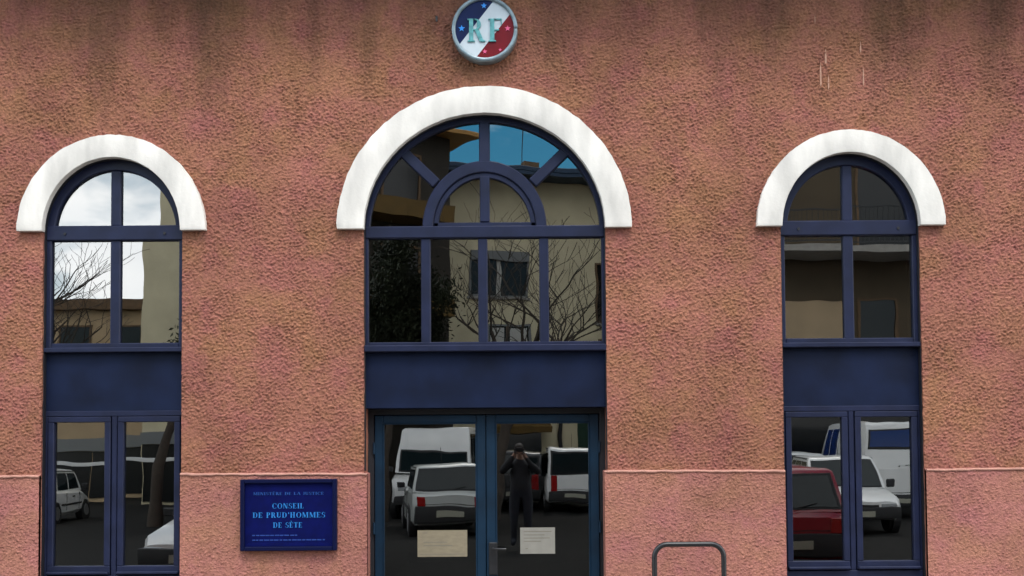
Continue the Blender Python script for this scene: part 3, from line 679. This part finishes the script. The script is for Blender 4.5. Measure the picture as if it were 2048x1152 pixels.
# ------------------------------------------------------------------ cars in the street behind the camera (seen mirrored in the panes)
def car(name, label, loc, yaw, paint, L=3.75, W=1.60, H=1.42, kind='hatch', glass='car_glass', bumper='plastic', cat='car'):
    """front of the car points along local +Y; yaw 180 deg turns the tail to the building"""
    root = tag(empty(name, loc, yaw), label, cat, 'cars parked in the street')
    hw = W/2; r, f = -L/2, L/2
    if kind == 'hatch':   belt, st = .90, [(r, .36, .80, .84), (r+.10, .26, .90, .95), (r+.5, .22, .92, 1), (0, .20, .90, 1), (f-1.05, .22, .88, 1), (f-.9, .22, .86, 1), (f-.2, .26, .70, .94), (f, .36, .58, .80)]; gh = (r+.06, r+.34, .30*L-.52, f-.90); ht = .80
    elif kind == 'sedan': belt, st = .90, [(r, .36, .84, .84), (r+.10, .26, .93, .95), (r+.6, .22, .94, 1), (0, .20, .90, 1), (f-1.15, .22, .88, 1), (f-.2, .28, .76, .95), (f, .36, .64, .84)]; gh = (r+.55, r+1.05, .25*L-.55, f-1.10); ht = .78
    elif kind == 'box':   belt, st = .98, [(r, .40, .96, .95), (r+.08, .28, .98, .99), (r+.5, .24, .98, 1), (0, .22, .96, 1), (f-.95, .24, .92, 1), (f-.2, .28, .80, .95), (f, .38, .66, .84)]; gh = (r+.01, r+.10, .28*L-.50, f-.85); ht = .90
    else:                 belt, st = 1.15, [(r, .45, 1.12, .96), (r+.1, .30, 1.15, 1), (0, .28, 1.15, 1), (f-.75, .28, 1.12, 1), (f-.15, .32, 1.0, .96), (f, .42, .82, .86)]; gh = (r+.01, r+.06, f-1.30, f-.55); ht = .86
    # lower body
    prof = lambda wv, zb, zt: [(0, zb), (wv*.88, zb), (wv*.985, zb+.10), (wv, zb+(zt-zb)*.55), (wv*.985, zt-.07), (wv*.93, zt-.012), (wv*.7, zt+.008), (0, zt+.02)]
    vs = []; fs = []; n = None
    for y, zb, zt, k in st:
        h = prof(hw*k, zb, zt); ringp = h + [(-x, z) for x, z in h[-2:0:-1]]; n = len(ringp)
        vs += [(x, y, z) for x, z in ringp]
    for i in range(len(st)-1):
        for k in range(n): fs.append((i*n+k, i*n+(k+1) % n, (i+1)*n+(k+1) % n, (i+1)*n+k))
    fs += [tuple(range(n)), tuple(range(len(st)*n-1, (len(st)-1)*n-1, -1))]
    MB().add(vs, fs).build('body', paint, root, smooth=32)
    # cabin
    yb0, yt0, yt1, yb1 = gh; wb, wt = hw*.93, hw*ht
    def P(s, u, v, o=0):   # side s, u along length 0..1, v height 0..1
        b = yb0+(yb1-yb0)*u; t = yt0+(yt1-yt0)*u; wv = wb+(wt-wb)*v
        return (s*(wv+o), b+(t-b)*v, belt-.02+(H-.06-belt+.02)*v)
    zs = [0, .5, 1]; vs = []; fs = []
    for v in zs: vs += [P(1, 0, v), P(1, 1, v), P(-1, 1, v), P(-1, 0, v)]
    zr = H-.015; i_ = .07
    a = [P(1, 0, 1), P(1, 1, 1), P(-1, 1, 1), P(-1, 0, 1)]
    vs += [(a[0][0]-i_, a[0][1]+i_, zr), (a[1][0]-i_, a[1][1]-i_*1.6, zr), (a[2][0]+i_, a[2][1]-i_*1.6, zr), (a[3][0]+i_, a[3][1]+i_, zr)]
    mx_ = (yt0+yt1)/2; vs.append((0, mx_, H+.01))
    for q in range(3):
        for k in range(4): fs.append((q*4+k, q*4+(k+1) % 4, q*4+4+(k+1) % 4, q*4+4+k))
    fs += [(12+k, 12+(k+1) % 4, 16) for k in range(4)]
    MB().add(vs, fs).build('cabin', paint, root, smooth=40, bevel=0.035, segs=2)
    # glazing set just proud of the cabin faces
    def face(A, B, C, D, u0, u1, v0, v1, o, nm, mt):
        A, B, C, D = map(Vector, (A, B, C, D)); nrm = (B-A).cross(D-A).normalized()
        q = lambda u, v: (A*(1-u)+B*u)*(1-v)+(D*(1-u)+C*u)*v
        pts = [q(u0, v0), q(u1, v0), q(u1, v1), q(u0, v1)]
        vv = [p+nrm*o for p in pts]+[p-nrm*.02 for p in pts]
        return MB().add(vv, [(0,1,2,3), (4,7,6,5), (0,4,5,1), (1,5,6,2), (2,6,7,3), (3,7,4,0)]).build(nm, mt, root, bevel=0.004)
    rearq = (P(-1, 0, 0), P(1, 0, 0), P(1, 0, 1), P(-1, 0, 1)); frq = (P(1, 1, 0), P(-1, 1, 0), P(-1, 1, 1), P(1, 1, 1))
    v0r = .42 if kind == 'van' else .06
    face(*rearq, .04, .96, v0r, .96 if kind != 'van' else .88, .006, 'window_seal', 'plastic'); face(*rearq, .07, .93, v0r+.05, .90 if kind != 'van' else .84, .012, 'rear_window', glass)
    vt = .52 if kind == 'van' else .95
    face(*frq, .04, .96, .02, vt, .006, 'window_seal', 'plastic'); face(*frq, .06, .94, .05, vt-.04, .012, 'windscreen', glass)
    for s in (1, -1):
        q = (P(1, 0, 0), P(1, 1, 0), P(1, 1, 1), P(1, 0, 1)) if s > 0 else (P(-1, 1, 0), P(-1, 0, 0), P(-1, 0, 1), P(-1, 1, 1))
        spl = ((.06, .28), (.31, .60), (.63, .93)) if kind != 'van' else ((.62, .80), (.82, .95))
        for u0, u1 in spl:
            if s < 0: u0, u1 = 1-u1, 1-u0
            face(*q, u0, u1, .10, .88, .006, 'side_window', glass)
    # bumpers, lamps, plates
    bw = hw*.90
    MB().box(-bw, bw, r-.07, r+.10, .30, .60).build('rear_bumper', bumper, root, bevel=0.03, segs=2, smooth=40)
    MB().box(-bw*.97, bw*.97, f-.12, f+.07, .32, .54).build('front_bumper', bumper, root, bevel=0.03, segs=2, smooth=40)
    for s in (1, -1):
        x0, x1 = sorted((s*hw*.62, s*hw*.84)); zz = (.60, .80) if kind in ('hatch', 'sedan') else (.58, 1.0)
        MB().box(x0, x1, r-.014, r+.08, *zz).build('tail_light', 'tail', root, bevel=0.01)
        x0, x1 = sorted((s*hw*.48, s*hw*.80)); zt = st[-1][2]
        MB().box(x0, x1, f-.10, f+.014, zt-.15, zt-.03).build('headlight', 'lamp', root, bevel=0.012)
        MB().box(*sorted((s*(hw-.01), s*(hw+.16))), gh[3]-.18, gh[3]-.08, belt-.01, belt+.12).build('mirror', 'plastic', root, bevel=0.02)
        for yw in (r+.62, f-.66):
            arch = MB().tube([(s*(hw-.12), yw, .29), (s*(hw+.004), yw, .29)], .335, 20).build('wheel_arch', 'plastic', root)
            wh = MB().tube([(s*(hw-.18), yw, .285), (s*(hw+.012), yw, .285)], .285, 22).build('wheel', 'tyre', root, bevel=0.012)
            MB().tube([(s*(hw-.02), yw, .285), (s*(hw+.020), yw, .285)], .185, 16).build('rim', 'rim', wh)
    for s in (1, -1):
        MB().box(*sorted((s*(hw*.99), s*(hw+.012))), r+1.0, f-1.05, .50, .56).build('side_moulding', 'plastic', root, bevel=0.006)
        for yd in (.05, L*.5-1.75):
            MB().box(*sorted((s*(hw*.975), s*(hw+.008))), yd, yd+.16, belt-.17, belt-.135).build('door_handle', 'plastic', root, bevel=0.006)
        if kind != 'van': MB().tube([P(s, .05, 1.0, .012), P(s, .5, 1.0, .012), P(s, .96, 1.0, .012)], .012, 6).build('roof_gutter', 'plastic', root)
    MB().tube([(-hw*.05, r-.012+(.05 if kind == 'hatch' else 0), belt+.04), (-hw*.45, r-.0+(.10 if kind == 'hatch' else 0), belt+.10)], .008, 6).build('rear_wiper', 'plastic', root)
    MB().box(-.26, .26, r-.083, r-.065, .40, .51).build('number_plate', 'plate', root)
    MB().box(-.26, .26, f+.062, f+.08, .36, .47).build('number_plate', 'plate', root)
    MB().box(-hw*.42, hw*.42, f-.05, f+.012, st[-1][2]-.13, st[-1][2]-.05).build('grille', 'plastic', root)
    Bx(-hw*.80, hw*.80, r-.006, r+.03, .63, .642).build('tailgate_seam', 'plastic', root)
    for s in (1, -1):
        for ys in (-.42, .62):
            Bx(*sorted((s*(hw*.97), s*(hw+.003))), ys, ys+.012, .34, belt-.06).build('door_seam', 'plastic', root)
    MB().tube([(0, yt1-.12, H-.01), (0, yt1-.32, H+.32)], .006, 6).build('aerial', 'plastic', root)
    MB().tube([(hw*.1, r-.0, belt+.02), (hw*.1, r+.0, belt+.05)], .02, 8).build('tail_gate_lock', 'plastic', root)
    return root
GZ = -0.108
T180 = math.pi
car('hatchback', 'silver hatchback with dark bumper mirrored in the left glass door', (-1.72, -14.1, GZ), T180 - R(9), 'car_silver', 3.7, 1.58, 1.46)
car('delivery_van', 'tall white van behind the silver hatchback', (-2.12, -20.0, GZ), R(4), 'car_white', 4.6, 2.10, 2.30, 'van', cat='van')
car('estate_van', 'boxy white car with upright tail mirrored in the right glass door', (1.45, -21.3, GZ), T180, 'car_white', 3.9, 1.60, 1.78, 'box')
car('people_carrier', 'black car parked behind the photographer, half hidden by him', (0.05, -22.6, GZ), T180 + R(6), 'car_black', 4.1, 1.62, 1.66, 'box')
car('hatchback', 'dark red hatchback mirrored in the right window casement', (3.58, -6.95, GZ), T180, 'car_red', 3.7, 1.62, 1.46)
car('sedan', 'white sedan parked beyond the red hatchback', (6.55, -13.4, GZ), R(3), 'car_white', 4.2, 1.66, 1.48, 'sedan')
car('hatchback', 'white hatchback further back behind the white sedan', (6.6, -18.0, GZ), T180 + R(2), 'car_white', 3.7, 1.6, 1.50)
car('panel_van', 'white van with blue window mirrored at the far right', (8.6, -17.3, GZ), T180, 'car_white', 4.4, 1.9, 2.25, 'van', glass='car_glass_blue', cat='van')
car('hatchback', 'white hatchback with red tail lights mirrored in the left window casement', (-13.15, -20.6, GZ), T180 - R(4), 'car_white', 3.7, 1.6, 1.42)
car('hatchback', 'white hatchback nosed towards the kerb near the left window', (-3.88, -6.6, GZ), R(12), 'car_white', 3.7, 1.6, 1.42)
car('hatchback', 'red hatchback among the cars on the far left', (-7.1, -17.3, GZ), T180, 'car_red', 3.6, 1.56, 1.42)

# ------------------------------------------------------------------ buildings across the street
def house(name, label, loc, rz, x0, x1, depth, h, wallm, wins=(), roof='roof_tile', over=0.35, roof_t=0.25, soffit=None, shutters=False):
    """front face on local y = 0 looking along +Y; wins = (x0, x1, z0, z1, style)"""
    e = tag(empty(name, loc, rz), label, 'building')
    Bx(x0, x1, -depth, 0, -0.3, h).build('wall', wallm, e)
    Bx(x0-over, x1+over, -depth-over, over, h+.001, h+roof_t).build('roof', roof, e, bevel=0.02)
    if soffit:
        Bx(x0-over+.03, x1+over-.03, .002, over-.03, h-.13, h-.001).build('soffit', soffit, e)
    for a, b, c, d, stl in wins:
        fr = MB(); t = .07
        for q in ((a-t, a, c-t, d+t), (b, b+t, c-t, d+t), (a, b, d, d+t), (a, b, c-t, c)): fr.box(q[0], q[1], -.02, .05, q[2], q[3])
        wn = fr.build('window', 'shutter_grey' if stl != 'brown' else 'brown_fascia', e)
        Bx(a, b, -.01, .012, c, d).build('pane', 'dark_glass', wn)
        if stl == 'curtain':
            m_ = (a+b)/2
            for p, q in ((a+.04, m_-.10), (m_+.10, b-.04)): Bx(p, q, .0125, .022, c+.02, d-.06).build('curtain', 'curtain', wn)
            Bx(m_-.03, m_+.03, .0125, .04, c, d).build('mullion', 'brown_fascia', wn)
        elif stl == 'half':
            Bx(a, a+(b-a)*.42, .0125, .03, c+.1, d-.05).build('curtain', 'curtain', wn)
        elif stl == 'roller':
            Bx(a-.05, b+.05, .0, .16, d-.02, d+.32).build('shutter_box', 'shutter_grey', wn)
            Bx(a+(b-a)*.44, a+(b-a)*.52, .0125, .03, c, d-.02).build('mullion', 'curtain', wn)
        elif stl == 'shut':
            for p, q in ((a-.45, a-.09), (b+.09, b+.45)): Bx(p, q, .002, .06, c-.03, d+.03).build('shutter', 'green_paint', wn)
        Bx(a-.12, b+.12, .0, .14, c-.15, c-t-.002).build('sill', 'kerb', wn)
    return e
def balcony(e, x0, x1, z, dep=1.0, band=None, h=0.95):
    sl = Bx(x0, x1, .002, dep, z-.18, z).build('balcony', band or 'kerb', e)
    if band:
        Bx(x0, x1, dep-.08, dep-.002, z+.001, z+h*.4).build('parapet', band, sl)
    else:
        rl = MB(); rl.box(x0, x1, dep-.06, dep-.02, z+h-.04, z+h); rl.box(x0, x1, dep-.055, dep-.025, z+.08, z+.11)
        rl.build('rail', 'black_metal', sl)
        n = int((x1-x0)/.13); bal = Bx(-.008, .008, dep-.048, dep-.032, z+.11, z+h-.04)
        first = None
        for i in range(n):
            if first is None: first = bal.build('baluster', 'black_metal', sl); o = first
            else: o = first.copy(); col.objects.link(o); o.parent = sl
            o.location = (x0+.06+i*(x1-x0-.1)/n, 0, 0)
    return sl

# low tan block on the far left
b1 = house('low_block', 'low tan flat-roofed building mirrored at the foot of the left window', (0, -35.7, 0), 0, -32, -14.2, 9, 7.45, 'tan',
      [(-21.3+i*2.15, -20.0+i*2.15, 3.9, 6.75, 'brown') for i in range(-3, 4)], roof='brown_fascia', over=.5, roof_t=.5)
Bx(-31, -14.3, .002, .25, 1.9, 2.45).build('shop_fascia', 'shutter_grey', b1)
for i in range(5): Bx(-31+i*3.3, -27.75+i*3.3, .002, .04, .05, 1.88).build('shop_window', 'dark_glass', b1)
# white guard rail in front of it
gr = tag(empty('guard_rail', (-16, -27.5, GZ)), 'long white guard rail across the far street', 'railing')
MB().box(-9, 5.5, -.02, .05, 1.46, 1.60).build('rail', 'car_white', gr, bevel=.01)
for i in range(6): Bx(-8.8+i*2.8, -8.72+i*2.8, -.10, -.021, 0, 1.55).build('post', 'zinc', gr)
# tall beige block right of the left window's sky
house('tall_block', 'tall blank beige building mirrored on the right of the left window', (0, -28.7, 0), 0, -13.25, -8.2, 8, 13.8, 'beige',
      [(-10.0, -9.0, 7.6, 9.0, 'brown'), (-10.0, -9.0, 10.4, 11.8, 'brown')])
bC = bpy.data.objects['tall_block']
Bx(-13.2, -8.25, .002, .06, 0.0, 1.94).build('shop_window', 'dark_glass', bC)
Bx(-13.24, -8.21, .002, .20, 1.95, 2.45).build('shop_fascia', 'shutter_grey', bC)
# balcony block, its shaded front given a dark wall colour
bA = house('balcony_block', 'dark building with ochre balconies and orange wooden eaves', (-2.15, -24.4, 0), R(-40), -5.4, 0, 4, 11.3, 'shaded_facade',
      [(-4.6+i*2.1, -3.3+i*2.1, z, z+1.5, 'brown') for i in range(2) for z in (3.3, 6.2, 9.1)], roof='eave_wood', over=.7, roof_t=.16)
for z in (2.9, 5.75, 8.6): balcony(bA, -5.3, -.6, z, 1.1, 'ochre')
# beige building in the middle
bB = house('apartment_house', 'beige rendered house with dark blue eaves mirrored in the central window', (0.6, -28.7, 0), R(-16), -3.6, 6.4, 9, 11.1, 'beige',
      [(-2.35, -0.35, 7.0, 8.15, 'roller'), (-1.75, -0.3, 4.9, 5.85, 'curtain'), (2.30, 2.9, 6.1, 8.1, 'brown'), (2.30, 2.9, 3.6, 5.4, 'brown'), (4.3, 5.4, 7.0, 8.3, 'half')],
      roof='blue_soffit', over=1.1, roof_t=.2, soffit='blue_soffit')
MB().add([(-1.9, .01, 2.75), (0.3, .01, 2.75), (0.3, .9, 2.35), (-1.9, .9, 2.35), (-1.9, .01, 2.70), (0.3, .01, 2.70), (0.3, .9, 2.12), (-1.9, .9, 2.12)],
         [(0,1,2,3), (4,7,6,5), (0,4,5,1), (1,5,6,2), (2,6,7,3), (3,7,4,0)]).build('awning', 'ochre', bB)
Bx(-1.8, 0.1, .002, .06, 0.1, 2.1).build('shop_window', 'dark_glass', bB)
Bx(1.55, 2.5, .002, .07, 0.1, 2.55).build('garage_door', 'green_paint', bB)
MB().tube([(.8, .10, 0), (.8, .10, 3.4)], .06, 8).build('downpipe', 'plastic', bB)
MB().tube([(-.5, .12, 11.3), (-.5, .12, 14.4)], .02, 6).build('aerial_mast', 'plastic', bB)
Bx(-.05, .5, -1.6, -1.1, 11.3, 12.1).build('chimney', 'brown_fascia', bB)
# balcony house on the right
bD = house('corner_house', 'grey-brown house with railed balcony mirrored in the right window', (0, -20.9, 0), 0, 6.6, 16, 8, 12.5, 'greige',
      [(9.5, 11.2, 7.15, 9.4, 'brown'), (7.0, 7.35, 7.3, 9.2, 'curtain'), (9.5, 10.5, 4.3, 5.75, 'brown'), (12, 13, 7.2, 9.3, 'brown'), (12, 13, 4.3, 5.8, 'brown')])
balcony(bD, 6.7, 12.2, 7.0, 1.6)
Bx(6.7, 9.3, .002, .05, 3.6, 5.7).build('lower_panel', 'tan', bD)
Bx(6.62, 15.9, .002, .08, 0.0, 2.4).build('shop_window', 'dark_glass', bD)
Bx(6.62, 15.9, .002, .3, 2.41, 3.1).build('shop_fascia', 'blue_soffit', bD)

# ------------------------------------------------------------------ trees
def bare_tree(name, label, loc, h, seed, lean=(0.2, 0, 1), spread=1.0, trunk_h=0.42, r0=0.14):
    rnd = random.Random(seed)
    e = tag(empty(name, loc), label, 'tree', 'trees in the street')
    tk = MB(); br = MB()
    def grow(p, d, ln, r, lvl):
        pts = [p]; rad = [r]; n = 4
        for i in range(n):
            d = (d + Vector((rnd.uniform(-1, 1), rnd.uniform(-1, 1), rnd.uniform(-.5, .8)))*.16).normalized()
            p = p + d*ln/n; pts.append(p); rad.append(max(.006, r*(1-.45*(i+1)/n)))
        (tk if lvl == 0 else br).tube(pts, rad, 8 if lvl < 2 else 4, cap=lvl < 2)
        if lvl >= 5: return
        kids = (4, 4, 3, 3, 2)[lvl]
        for k in range(kids):
            i = n if k == 0 else rnd.randint(2, n)
            az = rnd.uniform(0, 2*math.pi); sp = rnd.uniform(.45, 1.0)*spread*(.5 if k == 0 else 1)
            o = Vector((math.cos(az), math.sin(az), rnd.uniform(-.1, .5)))
            grow(pts[i], (d+o*sp).normalized(), ln*rnd.uniform(.62, .8), rad[i]*.74, lvl+1)
    grow(Vector((0, 0, 0)), Vector(lean).normalized(), h*trunk_h, r0, 0)
    tk.build('trunk', 'bark', e, smooth=60); br.build('crown', 'bark', e)
def leafy_tree(name, label, loc, crowns, seed, mt='leaf', n=9000, trunk=3.2, r0=.15, leaf=.09):
    rnd = random.Random(seed)
    e = tag(empty(name, loc), label, 'tree', 'trees in the street')
    tk = MB(); tk.tube([(0, 0, 0), (.05, .02, trunk*.5), (crowns[0][0]*.5, crowns[0][1]*.5, trunk)], [r0, r0*.8, r0*.6], 10)
    for c in crowns: tk.tube([(crowns[0][0]*.5, crowns[0][1]*.5, trunk-.2), (c[0], c[1], c[2])], [r0*.5, r0*.2], 6)
    tk.build('trunk', 'bark', e, smooth=60)
    mb = MB()
    tot = sum(c[3]*c[4] for c in crowns)
    for cx, cy, cz, rx, rz in crowns:
        clumps = []
        for k in range(26):
            v = Vector((rnd.gauss(0, 1), rnd.gauss(0, 1), rnd.gauss(0, 1))).normalized()*rnd.uniform(.35, 1)
            clumps.append(Vector((cx+v.x*rx, cy+v.y*rx, cz+v.z*rz)))
        for k in range(int(n*rx*rz/tot)):
            c = rnd.choice(clumps); s = leaf*rnd.uniform(.6, 1.3)
            p = c + Vector((rnd.gauss(0, .18)*rx, rnd.gauss(0, .18)*rx, rnd.gauss(0, .15)*rz))
            u = Vector((rnd.gauss(0, 1), rnd.gauss(0, 1), rnd.gauss(0, 1))).normalized(); v = u.orthogonal().normalized()
            mb.add([p-u*s, p+v*s*.4, p+u*s, p-v*s*.4], [(0, 1, 2, 3)])
    mb.build('crown', mt, e)
leafy_tree('evergreen_tree', 'dense dark evergreen tree mirrored in the left panes of the central window', (-3.35, -16.95, GZ),
           [(.5, 0, 5.3, 1.15, 1.5), (-.5, .3, 4.6, 1.0, 1.1), (1.1, -.2, 4.3, .75, .9)], 3, n=34000, leaf=.06)
leafy_tree('olive_tree', 'bushy dark tree mirrored at the foot of the left window', (-8.75, -16.8, GZ),
           [(.9, 0, 4.0, .75, .85), (0.5, .2, 3.6, .6, .5), (1.6, 0, 3.7, .7, .7)], 5, 'leaf2', n=16000, leaf=.06, trunk=2.9, r0=.17)
bare_tree('bare_tree', 'leafless tree with spreading twigs mirrored in the left window', (-15.3, -20.8, GZ), 7.4, 11, (.13, 0, 1), 1.35, .48, .27)
bare_tree('bare_tree', 'leafless tree with twisting branches mirrored in the central window', (-.72, -17.35, GZ), 7.0, 21, (.26, 0, 1), 1.4, .42, .23)

# ------------------------------------------------------------------ the photographer
def person(loc):
    e = tag(empty('person', loc), 'person in dark clothes raising a camera, mirrored in the right glass door', 'person')
    V = {}; E_ = []
    def j(n, p, rx, ry=None): V[n] = (p, rx, ry or rx)
    # facing +Y; pelvis at 0.98
    j('pelvis', (0, 0, .98), .20, .15); j('waist', (0, -.01, 1.10), .20, .15); j('chest', (0, -.015, 1.30), .205, .15); j('upper', (0, -.01, 1.42), .13, .09)
    j('neck', (0, .01, 1.50), .058, .058); j('skull0', (0, .03, 1.575), .062, .068); j('skull1', (0, .035, 1.66), .076, .092); j('skull2', (0, .02, 1.745), .055, .07)
    E_ += [('pelvis', 'waist'), ('waist', 'chest'), ('chest', 'upper'), ('upper', 'neck'), ('neck', 'skull0'), ('skull0', 'skull1'), ('skull1', 'skull2')]
    for s, n in ((1, 'r'), (-1, 'l')):
        j('sh'+n, (s*.19, -.01, 1.42), .08); j('el'+n, (s*.33, .12, 1.25), .065); j('wr'+n, (s*.095, .215, 1.56), .036); j('pa'+n, (s*.072, .225, 1.625), .030, .022)
        E_ += [('upper', 'sh'+n), ('sh'+n, 'el'+n), ('el'+n, 'wr'+n), ('wr'+n, 'pa'+n)]
        j('hi'+n, (s*.105, 0, .88), .115); j('kn'+n, (s*.12, .02, .50), .078); j('an'+n, (s*.135, -.02, .09), .06); j('to'+n, (s*.155, .13, .04), .038, .035)
        E_ += [('pelvis', 'hi'+n), ('hi'+n, 'kn'+n), ('kn'+n, 'an'+n), ('an'+n, 'to'+n)]
    names = list(V); me = bpy.data.meshes.new('body')
    me.from_pydata([V[n][0] for n in names], [(names.index(a), names.index(b)) for a, b in E_], [])
    o = bpy.data.objects.new('body', me); col.objects.link(o); o.parent = e
    sk = o.modifiers.new('skin', 'SKIN'); sk.use_smooth_shade = True
    for i, n in enumerate(names):
        d = me.skin_vertices[0].data[i]; d.radius = (V[n][1], V[n][2]); d.use_root = (n == 'pelvis')
    o.modifiers.new('sub', 'SUBSURF').levels = 2; o.modifiers['sub'].render_levels = 2
    dg = bpy.context.evaluated_depsgraph_get(); dg.update()
    nm = bpy.data.meshes.new_from_object(o.evaluated_get(dg)); o.modifiers.clear(); o.data = nm
    nm.materials.clear()
    for k in ('coat_dark', 'trousers', 'skin'): nm.materials.append(M[k])
    for p in nm.polygons:
        c = p.center
        if c.z > 1.515 and abs(c.x) < .1: p.material_index = 2
        elif c.z > 1.55: p.material_index = 2
        elif c.z < .95: p.material_index = 1
        p.use_smooth = True
    # fingers round the camera
    for s in (1, -1):
        fg = MB()
        for k in range(4):
            z = 1.665 - k*.018
            fg.tube([(s*.078, .225, z-.01), (s*.088, .262, z), (s*.066, .288, z), (s*.05, .290, z-.002)], [.0095, .009, .008, .0065], 8)
        fg.tube([(s*.070, .215, 1.60), (s*.050, .212, 1.592), (s*.030, .226, 1.596)], [.011, .010, .008], 8)
        fg.build('fingers', 'coat_dark', e, smooth=60)
    # hair cap, ears, nose
    hr = MB(); n = 14
    vs = []; fs = []
    for i in range(7):
        t = i/6*math.pi*.56
        for k in range(n):
            a = 2*math.pi*k/n; fr = .93 if math.sin(a) > .2 else 1.0
            zz = 1.675+.098*math.cos(t) + (.03 if math.sin(a) > .3 and i > 3 else 0)*(i-3)*.5
            vs.append((.088*math.sin(t)*math.cos(a), .022+.108*math.sin(t)*math.sin(a)*fr, zz))
    for i in range(6):
        for k in range(n): fs.append((i*n+k, i*n+(k+1) % n, (i+1)*n+(k+1) % n, (i+1)*n+k))
    hr.add(vs, fs).build('hair', 'hair', e, smooth=80)
    for s in (1, -1): MB().tube([(s*.074, .03, 1.63), (s*.088, .025, 1.655), (s*.076, .03, 1.68)], [.008, .014, .008], 8).build('ear', 'skin', e, smooth=80)
    MB().tube([(0, .118, 1.675), (0, .138, 1.635), (0, .118, 1.622)], [.010, .016, .010], 8).build('nose', 'skin', e, smooth=80)
    MB().tube([(-.024, .110, 1.592), (0, .118, 1.590), (.024, .110, 1.592)], [.004, .007, .004], 8).build('mouth', 'skin', e, smooth=80)
    return e
person((0.0, -9.34, GZ+0.083))
cm_ = tag(empty('photo_camera', (0, -9.09, 1.63)), 'small black camera held up to the face of the photographer', 'camera')
MB().box(-.062, .062, -.022, .022, -.038, .038).build('camera_body', 'black_metal', cm_, bevel=.006)
MB().tube([(0, .0225, 0), (0, .05, 0)], .027, 16).build('lens', 'black_metal', cm_, smooth=40)
